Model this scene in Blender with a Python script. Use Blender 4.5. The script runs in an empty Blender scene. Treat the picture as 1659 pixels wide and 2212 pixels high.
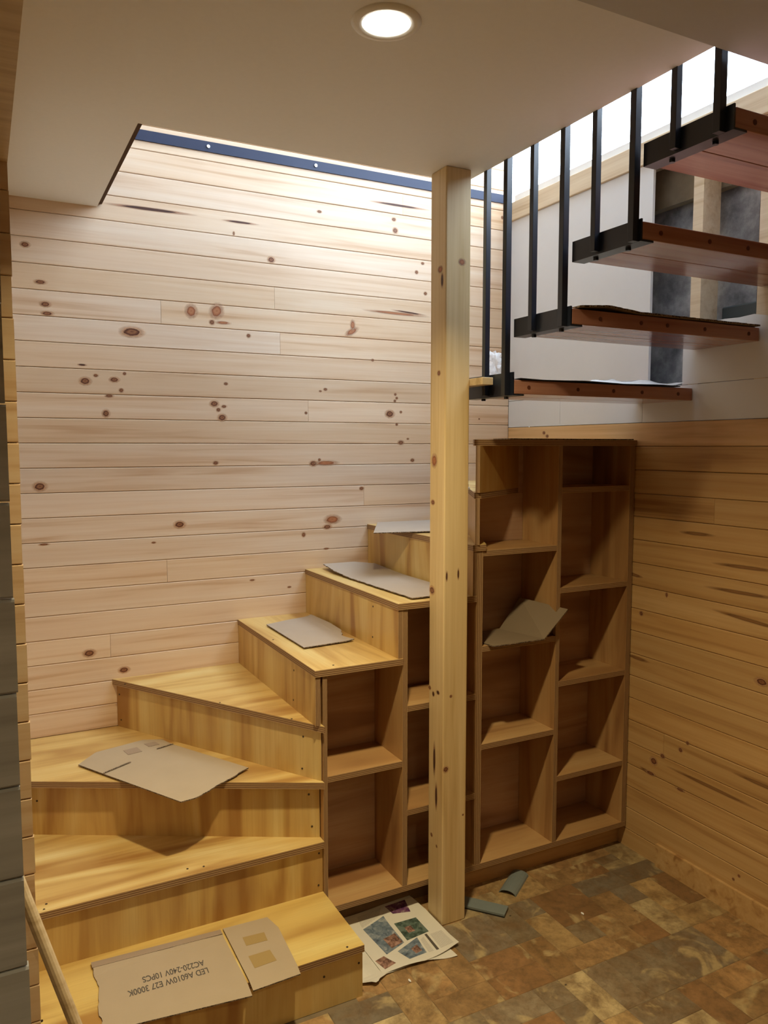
import bpy, bmesh, math, random
from mathutils import Matrix, Vector
random.seed(7)
S = bpy.context.scene
COL = S.collection

# ------------------------------------------------------------------ camera
cam = bpy.data.objects.new('camera', bpy.data.cameras.new('camera'))
COL.objects.link(cam)
_r = Vector((0.888222, -0.459414, -0.000185)); _u = Vector((0.038348, 0.073740, 0.996540)); _f = Vector((0.457811, 0.885156, -0.083115))
_m = Matrix((( _r.x, _u.x, -_f.x, 0.074724), (_r.y, _u.y, -_f.y, -3.2), (_r.z, _u.z, -_f.z, 1.674491), (0, 0, 0, 1)))
cam.matrix_world = _m
cam.data.sensor_fit = 'HORIZONTAL'; cam.data.sensor_width = 36.0
cam.data.lens = 36.0 * 1684.358 / 1659.0
cam.data.clip_start = 0.02
S.camera = cam

# ------------------------------------------------------------------ world, daylight openings, exposure
S.view_settings.view_transform = 'Standard'; S.view_settings.look = 'None'
S.view_settings.gamma = 1.0; S.view_settings.use_curve_mapping = False
S.view_settings.exposure = 0.04
SKY = 12.0
LAMP_W = 21.0
LAMP_COL = (1.0, 0.82, 0.47)
w = bpy.data.worlds.new('overcast_sky'); S.world = w; w.use_nodes = True
bg = w.node_tree.nodes['Background']; bg.inputs[0].default_value = (0.69, 0.835, 1.0, 1); bg.inputs[1].default_value = SKY
try:
    S.cycles.max_bounces = 10; S.cycles.diffuse_bounces = 6; S.cycles.use_denoising = True
    S.cycles.sample_clamp_indirect = 6.0
except Exception:
    pass

# ------------------------------------------------------------------ dimensions
XR = 2.43; YS = -0.863; XW = 0.155; ZC = 2.582; ZF = 2.80; ZROOF = 4.9
XO = 0.506; YO = -0.86; XOI = 1.595; YB = -1.94
Z = [0, .1715, .3535, .559, .7525, .9411, 1.1355, 1.3215, 1.511, 1.7014]
X0 = 1.0536
T = [-.863, -1.1344, -1.4065, -1.6722, -1.9434]
B = [None, 1.8404, 2.0249, 2.2044, 2.388]
XI = 1.607; XF = 1.652
PT = 0.0225           # plywood thickness
BP = 0.0942         # board pitch

def portal(name, loc, rot, sx, sy):
    l = bpy.data.lights.new(name, 'AREA'); l.shape = 'RECTANGLE'; l.size = sx; l.size_y = sy
    l.cycles.is_portal = True
    o = bpy.data.objects.new(name, l); COL.objects.link(o); o.location = loc; o.rotation_euler = rot
    return o
portal('daylight_portal_window', (XR + .02, -1.9, 3.84), (0, math.pi / 2, 0), 1.9, 3.6)
portal('daylight_portal_skylight', (1.975, -1.4, ZROOF + .02), (0, 0, 0), .75, 1.6)

# ------------------------------------------------------------------ material helpers
class NT:
    def __init__(s, name):
        s.m = bpy.data.materials.new(name); s.m.use_nodes = True
        s.t = s.m.node_tree; s.b = s.t.nodes['Principled BSDF']; s.out = s.t.nodes['Material Output']
    def n(s, typ, **kw):
        x = s.t.nodes.new(typ)
        for k, v in kw.items():
            if k.startswith('i_'):
                key = k[2:]
                key = int(key) if key.isdigit() else key.replace('_', ' ')
                x.inputs[key].default_value = v
            else: setattr(x, k, v)
        return x
    def l(s, a, b): s.t.links.new(a, b)
    def math(s, op, a, b=None, c=None):
        x = s.n('ShaderNodeMath', operation=op)
        for i, v in enumerate((a, b, c)):
            if v is None: continue
            if hasattr(v, 'links'): s.l(v, x.inputs[i])
            else: x.inputs[i].default_value = v
        return x.outputs[0]
    def ramp(s, fac, stops, interp='LINEAR'):
        x = s.n('ShaderNodeValToRGB'); r = x.color_ramp; r.interpolation = interp
        while len(r.elements) < len(stops): r.elements.new(.5)
        for e, (p, c) in zip(r.elements, stops): e.position = p; e.color = (*c, 1) if len(c) == 3 else c
        s.l(fac, x.inputs[0]); return x.outputs[0]
    def mix(s, fac, a, b, mode='MIX'):
        x = s.n('ShaderNodeMix', data_type='RGBA', blend_type=mode)
        for sock, v in ((x.inputs[0], fac), (x.inputs[6], a), (x.inputs[7], b)):
            if hasattr(v, 'links'): s.l(v, sock)
            elif isinstance(v, (int, float)): sock.default_value = v
            else: sock.default_value = (*v, 1) if len(v) == 3 else v
        return x.outputs[2]
    def noise(s, vec, scale, detail=4, rough=.55, dist=0.0):
        x = s.n('ShaderNodeTexNoise'); x.inputs['Scale'].default_value = scale; x.inputs['Detail'].default_value = detail
        x.inputs['Roughness'].default_value = rough; x.inputs['Distortion'].default_value = dist
        s.l(vec, x.inputs['Vector']); return x.outputs['Fac']
    def mapping(s, vec, scale=(1, 1, 1), loc=(0, 0, 0), rot=(0, 0, 0)):
        x = s.n('ShaderNodeMapping'); x.inputs['Scale'].default_value = scale; x.inputs['Location'].default_value = loc; x.inputs['Rotation'].default_value = rot
        s.l(vec, x.inputs['Vector']); return x.outputs[0]
    def coords(s, which='Object', rnd=True):
        tc = s.n('ShaderNodeTexCoord').outputs[which]
        if not rnd: return tc
        oi = s.n('ShaderNodeObjectInfo')
        k = s.n('ShaderNodeCombineXYZ')
        s.l(s.math('MULTIPLY', oi.outputs['Random'], 37.0), k.inputs[0]); s.l(s.math('MULTIPLY', oi.outputs['Random'], 11.0), k.inputs[1]); s.l(s.math('MULTIPLY', oi.outputs['Random'], 23.0), k.inputs[2])
        a = s.n('ShaderNodeVectorMath', operation='ADD'); s.l(tc, a.inputs[0]); s.l(k.outputs[0], a.inputs[1])
        return a.outputs[0]
    def bump(s, h, strength=.2, dist=.002):
        x = s.n('ShaderNodeBump'); x.inputs['Strength'].default_value = strength; x.inputs['Distance'].default_value = dist
        s.l(h, x.inputs['Height']); s.l(x.outputs[0], s.b.inputs['Normal'])
    def fin(s, col=None, rough=.5, spec=.5, metal=0):
        if col is not None:
            if hasattr(col, 'links'): s.l(col, s.b.inputs['Base Color'])
            else: s.b.inputs['Base Color'].default_value = (*col, 1)
        if hasattr(rough, 'links'): s.l(rough, s.b.inputs['Roughness'])
        else: s.b.inputs['Roughness'].default_value = rough
        s.b.inputs['Specular IOR Level'].default_value = spec; s.b.inputs['Metallic'].default_value = metal
        return s.m

def m_pine(name, light, mid, dark, tint=True, rough=.42, ax=0, contrast=1.0):
    k = NT(name); c = k.coords('Object')
    sc = [14, 14, 14]; sc[ax] = .55
    band = k.noise(k.mapping(c, tuple(sc)), 2.2, 3, .5, .5)
    sf = [120, 120, 120]; sf[ax] = 2.2
    fine = k.noise(k.mapping(c, tuple(sf)), 1.0, 3, .6)
    ss = [5, 5, 5]; ss[ax] = .5
    soft = k.noise(k.mapping(c, tuple(ss)), 1.0, 2)
    col = k.ramp(band, [(.36, light), (.56, mid), (.72, dark)])
    col = k.mix(k.math('MULTIPLY', k.ramp(fine, [(.42, (0, 0, 0)), (.75, (1, 1, 1))]), .35 * contrast), col, dark)
    col = k.mix(k.ramp(soft, [(.35, (0, 0, 0)), (.75, (.5, .5, .5))]), col, mid)
    if tint:
        oi = k.n('ShaderNodeObjectInfo'); col = k.mix(1.0, col, oi.outputs['Color'], 'MULTIPLY')
    k.bump(fine, .06, .001)
    return k.fin(col, rough, .4)

def m_ply(name, light, mid, dark, rough=.38):
    k = NT(name); c = k.coords('UV')
    band = k.noise(k.mapping(c, (.5, 4.2, 1)), 1.6, 3, .5, 1.1)
    fine = k.noise(k.mapping(c, (4, 150, 1)), 1.0, 3, .6)
    blot = k.noise(k.mapping(c, (2.5, 3.5, 1)), 1.4, 2)
    col = k.ramp(band, [(.34, light), (.50, mid), (.66, dark)])
    col = k.mix(k.math('MULTIPLY', k.ramp(fine, [(.45, (0, 0, 0)), (.8, (1, 1, 1))]), .25), col, dark)
    col = k.mix(k.ramp(blot, [(.45, (0, 0, 0)), (.75, (.55, .55, .55))]), col, mid)
    oi = k.n('ShaderNodeObjectInfo'); col = k.mix(1.0, col, oi.outputs['Color'], 'MULTIPLY')
    k.bump(fine, .05, .001)
    return k.fin(col, rough, .45)

def m_plyedge(name):
    k = NT(name); uv = k.n('ShaderNodeTexCoord').outputs['UV']
    sp = k.n('ShaderNodeSeparateXYZ'); k.l(uv, sp.inputs[0])
    wob = k.noise(k.mapping(uv, (14, .6, 1)), 1.0, 3)
    v = k.math('ADD', sp.outputs[1], k.math('MULTIPLY', k.math('SUBTRACT', wob, .5), .10))
    st = k.math('FRACT', k.math('MULTIPLY', v, 3.5))
    lay = k.ramp(st, [(.0, (.52, .36, .19)), (.44, (.46, .30, .15)), (.52, (.17, .085, .04)), (.92, (.20, .10, .05)), (1., (.52, .36, .19))])
    fine = k.noise(k.mapping(uv, (60, 3, 1)), 1.0, 3)
    col = k.mix(k.math('MULTIPLY', fine, .4), lay, (.16, .08, .04))
    return k.fin(col, .6, .3)

def m_plain(name, col, rough=.5, spec=.5, metal=0, var=.0, scale=20):
    k = NT(name)
    if var:
        c = k.coords('Object', False); nz = k.noise(c, scale, 4)
        dk = tuple(x * (1 - var) for x in col)
        colr = k.mix(nz, dk, col); k.bump(nz, .08, .001)
        return k.fin(colr, rough, spec, metal)
    return k.fin(col, rough, spec, metal)

M = {}
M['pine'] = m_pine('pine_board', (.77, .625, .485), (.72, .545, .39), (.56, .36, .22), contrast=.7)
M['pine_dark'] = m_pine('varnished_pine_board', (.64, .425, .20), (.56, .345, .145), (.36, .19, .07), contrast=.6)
M['post'] = m_pine('pine_post', (.74, .58, .33), (.66, .49, .25), (.48, .31, .13), tint=False, ax=2)
M['beam'] = m_pine('pine_cap', (.78, .67, .50), (.70, .57, .40), (.5, .36, .2), tint=False, ax=1)
M['redwood'] = m_pine('red_stained_timber', (.50, .265, .19), (.42, .20, .14), (.28, .115, .08), tint=False, rough=.15)
M['grey_board'] = m_pine('grey_cool_shade_board', (.48, .485, .50), (.40, .40, .405), (.25, .245, .24), tint=False)  # grey puts the cool light and shadow into the board colour
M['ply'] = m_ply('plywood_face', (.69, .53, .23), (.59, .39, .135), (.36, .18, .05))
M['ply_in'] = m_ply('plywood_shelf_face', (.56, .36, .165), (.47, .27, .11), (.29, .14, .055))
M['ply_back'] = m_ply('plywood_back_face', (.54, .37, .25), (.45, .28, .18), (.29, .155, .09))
M['edge'] = m_plyedge('plywood_edge')
M['ceil'] = m_plain('ceiling_paint', (.84, .84, .83), .55, .3, var=.05, scale=60)
M['ceil_grey'] = m_plain('ceiling_strip_grey', (.58, .58, .60), .6, .3, var=.05, scale=60)  # greyer tone than the main ceiling
M['white'] = m_plain('plasterboard', (.78, .79, .80), .6, .3, var=.06, scale=6)
M['whitewall'] = m_plain('white_wall_paint', (.8, .8, .8), .7, .2)
M['black'] = m_plain('black_steel_paint', (.010, .013, .024), .32, .6)  # blue cast in the base paints in the sky's reflection
M['navy'] = m_plain('navy_steel_paint', (.010, .018, .055), .5, .4)
M['bolt'] = m_plain('zinc_bolt', (.5, .5, .5), .35, .5, 1.0)
M['hole'] = m_plain('dark_screw_head', (.06, .04, .025), .5, .4)
M['plug'] = m_plain('dark_red_plug', (.12, .035, .02), .5, .4)
M['trimw'] = m_plain('white_lamp_trim', (.8, .78, .72), .35)
M['timber_dark'] = m_plain('rough_floor_timber', (.14, .075, .04), .8, .2, var=.5, scale=30)
M['oldtimber'] = m_plain('old_timber', (.42, .34, .23), .8, .2, var=.75, scale=9)
M['kick'] = m_plain('kick_board', (.20, .12, .06), .7, .3, var=.3)
M['dark'] = m_plain('dark_backing', (.10, .06, .035), .9, .1)
M['greypvc'] = m_plain('grey_plastic', (.20, .235, .235), .5, .5, var=.15, scale=80)
M['paper'] = m_plain('newsprint', (.70, .67, .60), .75, .2, var=.06, scale=30)
M['tape'] = m_plain('brown_tape', (.36, .25, .10), .25, .5)
M['ink'] = m_plain('grey_ink', (.10, .085, .07), .7, .2)
M['pipe'] = m_plain('dark_steel', (.06, .075, .08), .5, .5)
M['tee'] = m_plain('black_plastic', (.02, .02, .02), .4, .5)
M['plank_raw'] = m_pine('raw_timber', (.74, .60, .38), (.66, .51, .30), (.46, .32, .16), tint=False)

def m_card(name, col):
    k = NT(name); c = k.coords('Object', False)
    n1 = k.noise(c, 9, 3); n2 = k.noise(c, 160, 3)
    colr = k.mix(k.math('MULTIPLY', n1, .5), col, tuple(x * .78 for x in col))
    st = k.noise(k.mapping(c, (3, 190, 3)), 1.0, 2)
    k.bump(k.math('ADD', st, n2), .12, .001)
    return k.fin(colr, .75, .2)
M['card'] = m_card('brown_cardboard', (.43, .335, .22))
M['card2'] = m_card('pale_cardboard', (.41, .335, .265))
M['card_f'] = m_card('folded_cardboard_band', (.34, .25, .17))
M['card_d'] = m_card('dull_cardboard', (.235, .175, .115))
k = NT('corrugated_edge'); uv = k.n('ShaderNodeTexCoord').outputs['Object']
M['card_e'] = k.fin(k.mix(k.ramp(k.noise(uv, 220, 2), [(.4, (0, 0, 0)), (.6, (1, 1, 1))]), (.05, .04, .03), (.30, .22, .15)), .85, .1)

k = NT('concrete'); c = k.coords('Object', False)
M['concrete'] = k.fin(k.ramp(k.noise(c, 5, 6, .65), [(.36, (.15, .15, .165)), (.5, (.32, .33, .35)), (.66, (.62, .64, .66))]), .9, .2)

k = NT('vinyl_tile'); c = k.coords('Object')
oi = k.n('ShaderNodeObjectInfo')
n1 = k.noise(c, 11, 6, .7, .4); n2 = k.noise(c, 45, 4, .7); n3 = k.noise(c, 5, 3, .6, 1.5)
col = k.mix(k.ramp(n1, [(.36, (0, 0, 0)), (.64, (.8, .8, .8))]), oi.outputs['Color'], (.17, .095, .04))
col = k.mix(k.ramp(n3, [(.56, (0, 0, 0)), (.66, (.75, .75, .75))]), col, (.50, .38, .19))
col = k.mix(k.math('MULTIPLY', k.ramp(n2, [(.45, (0, 0, 0)), (.7, (1, 1, 1))]), .4), col, (.07, .05, .03))
k.bump(n2, .15, .001)
M['tile'] = k.fin(col, .42, .4)
M['grout'] = m_plain('vinyl_floor_base', (.25, .19, .12), .6, .3, var=.4, scale=25)

def m_knot(name, core, ring, halo):
    k = NT(name); uv = k.n('ShaderNodeTexCoord').outputs['UV']
    d = k.n('ShaderNodeVectorMath', operation='LENGTH'); k.l(uv, d.inputs[0])
    r = k.math('ADD', d.outputs['Value'], k.math('MULTIPLY', k.math('SUBTRACT', k.noise(uv, 2.5, 3), .5), .35))
    col = k.ramp(r, [(.0, core), (.22, ring), (.38, core), (.50, tuple(x * .6 for x in core)), (.58, halo), (1., halo)])
    a = k.ramp(r, [(.0, (1, 1, 1)), (.50, (1, 1, 1)), (.60, (.60, .60, .60)), (.98, (0, 0, 0))])
    k.l(a, k.b.inputs['Alpha'])
    return k.fin(col, .5, .3)
M['knot'] = m_knot('pine_knot', (.14, .05, .025), (.30, .135, .06), (.58, .33, .18))
M['knot_red'] = m_knot('red_resin_knot', (.34, .12, .05), (.42, .18, .08), (.55, .33, .2))
M['crack'] = m_knot('resin_crack', (.05, .02, .015), (.09, .035, .02), (.40, .2, .12))
M['streak'] = m_knot('resin_streak', (.24, .12, .045), (.28, .145, .055), (.38, .2, .08))

k = NT('clear_film')
tr = k.n('ShaderNodeBsdfTransparent'); gl = k.n('ShaderNodeBsdfGlossy'); gl.inputs['Roughness'].default_value = .15
df = k.n('ShaderNodeBsdfTranslucent'); df.inputs[0].default_value = (.9, .9, .9, 1)
a1 = k.n('ShaderNodeMixShader'); a1.inputs[0].default_value = .45; k.l(tr.outputs[0], a1.inputs[1]); k.l(df.outputs[0], a1.inputs[2])
a2 = k.n('ShaderNodeMixShader'); a2.inputs[0].default_value = .12; k.l(a1.outputs[0], a2.inputs[1]); k.l(gl.outputs[0], a2.inputs[2])
k.l(a2.outputs[0], k.out.inputs[0]); M['film'] = k.m
k = NT('window_glass')
tr = k.n('ShaderNodeBsdfTransparent'); gl = k.n('ShaderNodeBsdfGlossy'); gl.inputs['Roughness'].default_value = .02
a1 = k.n('ShaderNodeMixShader'); a1.inputs[0].default_value = .05; k.l(tr.outputs[0], a1.inputs[1]); k.l(gl.outputs[0], a1.inputs[2])
k.l(a1.outputs[0], k.out.inputs[0]); M['glass'] = k.m
k = NT('lamp_lens'); k.b.inputs['Emission Color'].default_value = (1, .93, .78, 1); k.b.inputs['Emission Strength'].default_value = 6.0
M['lens'] = k.fin((.9, .9, .85), .4)

def m_photo(name, cols):
    k = NT(name); c = k.coords('Object', False)
    n = k.noise(c, 42, 4, .6, .8)
    st = [(.28 + .46 * i / (len(cols) - 1), q) for i, q in enumerate(cols)]
    return k.fin(k.ramp(n, st), .7, .2)
M['ph_blue'] = m_photo('printed_blue', [(.04, .05, .07), (.13, .17, .22), (.22, .26, .30), (.45, .45, .44)])
M['ph_green'] = m_photo('printed_green', [(.02, .03, .025), (.06, .09, .07), (.14, .19, .165), (.12, .10, .08)])
M['ph_skin'] = m_photo('printed_warm', [(.04, .02, .02), (.15, .08, .06), (.38, .22, .17), (.5, .38, .34)])
M['ph_purple'] = m_photo('printed_purple', [(.03, .01, .04), (.10, .03, .10), (.2, .1, .15), (.45, .42, .38)])
k = NT('printed_columns'); uv = k.n('ShaderNodeTexCoord').outputs['Object']
sp = k.n('ShaderNodeSeparateXYZ'); k.l(uv, sp.inputs[0])
st = k.math('FRACT', k.math('MULTIPLY', sp.outputs[1], 220.0))
M['ph_text'] = k.fin(k.mix(k.math('MULTIPLY', k.ramp(st, [(.4, (0, 0, 0)), (.6, (1, 1, 1))]), k.noise(k.mapping(uv, (300, 220, 1)), 1, 2)), (.66, .63, .57), (.30, .28, .26)), .75, .2)

# ------------------------------------------------------------------ object helpers
def put(o, parent=None, label=None, cat=None, group=None, kind=None):
    COL.objects.link(o)
    if parent is not None:
        o.parent = parent; o.matrix_parent_inverse = parent.matrix_basis.inverted()
    if label: o['label'] = label
    if cat: o['category'] = cat
    if group: o['group'] = group
    if kind: o['kind'] = kind
    return o
def thing(name, loc, label, cat, group=None):
    o = bpy.data.objects.new(name, None); o.location = loc; o.empty_display_size = .05
    return put(o, None, label, cat, group)
def mk(name, verts, faces, mats, parent=None, uvs=None, mi=None, smooth=False, **kw):
    vs = [Vector(v) for v in verts]
    lo = Vector((min(v.x for v in vs), min(v.y for v in vs), min(v.z for v in vs)))
    hi = Vector((max(v.x for v in vs), max(v.y for v in vs), max(v.z for v in vs)))
    c = Vector(((lo.x + hi.x) / 2, (lo.y + hi.y) / 2, lo.z))
    me = bpy.data.meshes.new(name); me.from_pydata([v - c for v in vs], [], faces)
    for m in (mats if isinstance(mats, (list, tuple)) else [mats]): me.materials.append(m)
    if uvs:
        l = me.uv_layers.new(name='UVMap')
        for p, u in zip(me.polygons, uvs):
            for li, q in zip(p.loop_indices, u): l.data[li].uv = q
    if mi:
        for p, i in zip(me.polygons, mi): p.material_index = i
    if smooth:
        for p in me.polygons: p.use_smooth = True
    me.update()
    o = bpy.data.objects.new(name, me); o.location = c
    return put(o, parent, **kw)
def panel(name, o, u, v, n, poly, t, mats, parent=None, grain='u', tint=None, **kw):
    """polygon in the (u,v) plane through o, extruded by t along n; large faces slot 0, edges slot 1"""
    o, u, v, n = Vector(o), Vector(u), Vector(v), Vector(n)
    if u.cross(v).dot(n) < 0: poly = poly[::-1]
    N = len(poly)
    a = [o + u * p[0] + v * p[1] for p in poly]; b = [q + n * t for q in a]
    faces = [list(range(N))[::-1], list(range(N, 2 * N))]
    f2 = (lambda p: (p[0], p[1])) if grain == 'u' else (lambda p: (p[1], p[0]))
    uvs = [[f2(p) for p in poly[::-1]], [f2(p) for p in poly]]; mi = [0, 0]
    s = 0
    for i in range(N):
        j = (i + 1) % N; L = (a[j] - a[i]).length
        faces.append([i, j, N + j, N + i]); uvs.append([(s, 0), (s + L, 0), (s + L, 1), (s, 1)]); mi.append(1); s += L
    ms = list(mats) if isinstance(mats, (list, tuple)) else [mats, mats]
    ob = mk(name, a + b, faces, ms, parent, uvs, mi, **kw)
    if tint: ob.color = (*tint, 1)
    return ob
def rect(a, b, c, d): return [(a, b), (c, b), (c, d), (a, d)]
EX, EY, EZ = (1, 0, 0), (0, 1, 0), (0, 0, 1)
def hboard(name, x0, x1, y0, y1, z0, z1, mats, parent=None, grain='u', **kw):
    return panel(name, (0, 0, z0), EX, EY, EZ, rect(x0, y0, x1, y1), z1 - z0, mats, parent, grain, **kw)
def xboard(name, x0, x1, y0, y1, z0, z1, mats, parent=None, grain='v', **kw):   # thin in x
    return panel(name, (x0, 0, 0), EY, EZ, EX, rect(y0, z0, y1, z1), x1 - x0, mats, parent, grain, **kw)
def yboard(name, x0, x1, y0, y1, z0, z1, mats, parent=None, grain='v', **kw):   # thin in y
    return panel(name, (0, y0, 0), EX, EZ, EY, rect(x0, z0, x1, z1), y1 - y0, mats, parent, grain, **kw)
def box(name, x0, x1, y0, y1, z0, z1, mat, parent=None, bev=0.0, **kw):
    if bev <= 0:
        v = [(x, y, zz) for zz in (z0, z1) for y in (y0, y1) for x in (x0, x1)]
        f = [(0, 2, 3, 1), (4, 5, 7, 6), (0, 1, 5, 4), (1, 3, 7, 5), (3, 2, 6, 7), (2, 0, 4, 6)]
        return mk(name, v, f, mat, parent, **kw)
    bm = bmesh.new(); bmesh.ops.create_cube(bm, size=1)
    for q in bm.verts: q.co = Vector(((q.co.x + .5) * (x1 - x0) + x0, (q.co.y + .5) * (y1 - y0) + y0, (q.co.z + .5) * (z1 - z0) + z0))
    bmesh.ops.bevel(bm, geom=bm.edges[:], offset=bev, segments=2, affect='EDGES', profile=.5)
    return frombm(name, bm, mat, parent, **kw)
def frombm(name, bm, mats, parent=None, smooth=False, **kw):
    bm.verts.index_update(); bm.faces.index_update()
    v = [q.co.copy() for q in bm.verts]; f = [[q.index for q in p.verts] for p in bm.faces]; mi = [p.material_index for p in bm.faces]
    bm.free()
    return mk(name, v, f, mats, parent, mi=mi, smooth=smooth, **kw)
def cyl(name, p0, p1, r, mat, parent=None, seg=12, r2=None, smooth=True, **kw):
    p0, p1 = Vector(p0), Vector(p1); d = (p1 - p0).normalized(); a = d.orthogonal().normalized(); b = d.cross(a)
    r2 = r if r2 is None else r2
    v = [p0 + (a * math.cos(t) + b * math.sin(t)) * r for t in [2 * math.pi * i / seg for i in range(seg)]]
    v += [p1 + (a * math.cos(t) + b * math.sin(t)) * r2 for t in [2 * math.pi * i / seg for i in range(seg)]]
    f = [list(range(seg))[::-1], list(range(seg, 2 * seg))] + [[i, (i + 1) % seg, seg + (i + 1) % seg, seg + i] for i in range(seg)]
    return mk(name, v, f, mat, parent, smooth=False, **kw)
def bar(name, p0, p1, wd, ht, mat, parent=None, **kw):
    p0, p1 = Vector(p0), Vector(p1); d = (p1 - p0).normalized(); a = d.cross(Vector((0, 0, 1))).normalized(); b = a.cross(d)
    v = []
    for p in (p0, p1):
        for s, q in ((-1, -1), (1, -1), (1, 1), (-1, 1)): v.append(p + a * s * wd / 2 + b * q * ht / 2)
    return mk(name, v, [(3, 2, 1, 0), (4, 5, 6, 7), (0, 1, 5, 4), (1, 2, 6, 5), (2, 3, 7, 6), (3, 0, 4, 7)], mat, parent, **kw)

# camera ray helper: places marks measured in the photograph on the real wall planes
CAMP = Vector((0.074724, -3.2, 1.674491))
def onplane(ax, val, px, py):
    d = _r * ((px - 829.5) / 1684.358) - _u * ((py - 1106) / 1684.358) + _f
    t = (val - CAMP[ax]) / d[ax]
    return CAMP + d * t

def disc(name, c, a, b, mat, parent, seg=18, **kw):
    """flat ellipse, centre c, half axes a and b (vectors); UV is the unit disc"""
    c, a, b = Vector(c), Vector(a), Vector(b)
    ring = [c + a * math.cos(t) + b * math.sin(t) for t in [2 * math.pi * i / seg for i in range(seg)]]
    vs = [c] + ring; f = []; uv = []
    for i in range(seg):
        j = (i + 1) % seg; f.append((0, 1 + i, 1 + j))
        uv.append([(0, 0), (math.cos(2 * math.pi * i / seg), math.sin(2 * math.pi * i / seg)), (math.cos(2 * math.pi * j / seg), math.sin(2 * math.pi * j / seg))])
    return mk(name, vs, f, mat, parent, uvs=uv, **kw)

BOARD_CH = .0022
def wall_board(name, p0, length, axis, out, zc, h, mat, parent, th=.012, tint=(1, 1, 1)):
    """tongue-and-groove board: local x along its length, chamfered front edges; out = outward normal sign of local y"""
    L, H, c = length, h - .0016, BOARD_CH
    prof = [(th, -H / 2), (th, H / 2), (c, H / 2), (0, H / 2 - c), (0, -H / 2 + c), (c, -H / 2)]
    v = [(-L / 2, p[0], p[1]) for p in prof] + [(L / 2, p[0], p[1]) for p in prof]
    n = 6
    f = [list(range(n)), list(range(n, 2 * n))[::-1]] + [[i, n + i, n + (i + 1) % n, (i + 1) % n] for i in range(n)]
    me = bpy.data.meshes.new(name); me.from_pydata(v, [], f); me.materials.append(mat)
    bm = bmesh.new(); bm.from_mesh(me); bmesh.ops.recalc_face_normals(bm, faces=bm.faces); bm.to_mesh(me); bm.free()
    o = bpy.data.objects.new(name, me)
    if axis == 'x': o.location = (p0[0] + L / 2, p0[1], zc)
    else:
        o.location = (p0[0], p0[1] - L / 2, zc); o.rotation_euler = (0, 0, -math.pi / 2)
    o.color = (*tint, 1)
    return put(o, parent)

def rtint(a=.10, hue=.05):
    s = 1 - random.random() * a; h = random.random() * hue
    return (s, s * (1 - h * .6), s * (1 - h * 1.6))

# ================================================================== STRUCTURE
# --- floor
floor = box('floor', -1.6, XR + .1, -4.6, .1, -.1, -.0015, M['grout'], kind='structure', label='brown vinyl floor printed with mottled stone tiles')
PAL = [(.42, .26, .115), (.37, .20, .085), (.46, .31, .14), (.31, .17, .075), (.27, .215, .14), (.22, .18, .125), (.50, .39, .21), (.40, .235, .10), (.27, .215, .135)]
CELL = .1
gx0, gy0 = XR - 2.4, -.783
nx, ny = 24, 17
occ = [[False] * ny for _ in range(nx)]
tile_mesh = {}
def get_tile(a, b):
    if (a, b) not in tile_mesh:
        g = .0005; hx, hy = a * CELL / 2 - g, b * CELL / 2 - g; c = .0012
        vs = [(-hx, -hy, -.0015), (hx, -hy, -.0015), (hx, hy, -.0015), (-hx, hy, -.0015), (-hx + c, -hy + c, 0), (hx - c, -hy + c, 0), (hx - c, hy - c, 0), (-hx + c, hy - c, 0)]
        fs = [(4, 5, 6, 7), (0, 1, 5, 4), (1, 2, 6, 5), (2, 3, 7, 6), (3, 0, 4, 7)]
        me = bpy.data.meshes.new('tile'); me.from_pydata(vs, [], fs); me.materials.append(M['tile']); tile_mesh[(a, b)] = me
    return tile_mesh[(a, b)]
rt = random.Random(21)
for j in range(ny):
    for i in range(nx):
        if occ[i][j]: continue
        opts = [(2, 2)] * 4 + [(2, 1)] * 3 + [(1, 2)] * 3 + [(1, 1)] * 2
        rt.shuffle(opts)
        for a, b in opts:
            if i + a <= nx and j + b <= ny and all(not occ[i + p][j + q] for p in range(a) for q in range(b)): break
        else: a = b = 1
        for p in range(a):
            for q in range(b): occ[i + p][j + q] = True
        x = gx0 + (i + a / 2) * CELL; y = gy0 - (j + b / 2) * CELL
        if x - a * CELL / 2 < XW - .1: continue
        if x < X0 - .1 and y > -1.1: continue
        o = bpy.data.objects.new('tile', get_tile(a, b)); o.location = (x, y, 0)
        c = rt.choice(PAL); s = .8 + rt.random() * .4
        o.color = (c[0] * s, c[1] * s, c[2] * s, 1)
        put(o, floor)

# --- back wall
wall_back = box('wall_back', -1.6, XR + .012, .012, .12, -.1, ZROOF, M['dark'], kind='structure', label='back wall clad in knotty horizontal pine boards')
back_boards = []
z = 1.689 - BP * 18
zs = []
while z < 3.45: zs.append(z); z += BP
JOINTS = {348: 695, 666: 890, 786: 1075, 361: 1230, 870: 435, 1060: 640}
for r, z0 in enumerate(zs):
    cuts = []
    for px, py in JOINTS.items():
        q = onplane(1, 0, px, py)
        if z0 <= q.z < z0 + BP: cuts.append(q.x)
    if not cuts and random.random() < .12: cuts.append(.4 + random.random() * 1.8)
    xs = [XW - .13] + sorted(cuts) + [XR - .001]
    for a, b in zip(xs, xs[1:]):
        t = rtint(.12, .11)
        back_boards.append((z0, a, b, wall_board('board', (a + .0005, 0, 0), b - a - .001, 'x', -1, z0 + BP / 2, BP, M['pine'], wall_back, tint=t)))
def find_back(x, zz):
    for z0, a, b, o in back_boards:
        if z0 <= zz < z0 + BP and a <= x <= b: return o
    return wall_back
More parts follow.
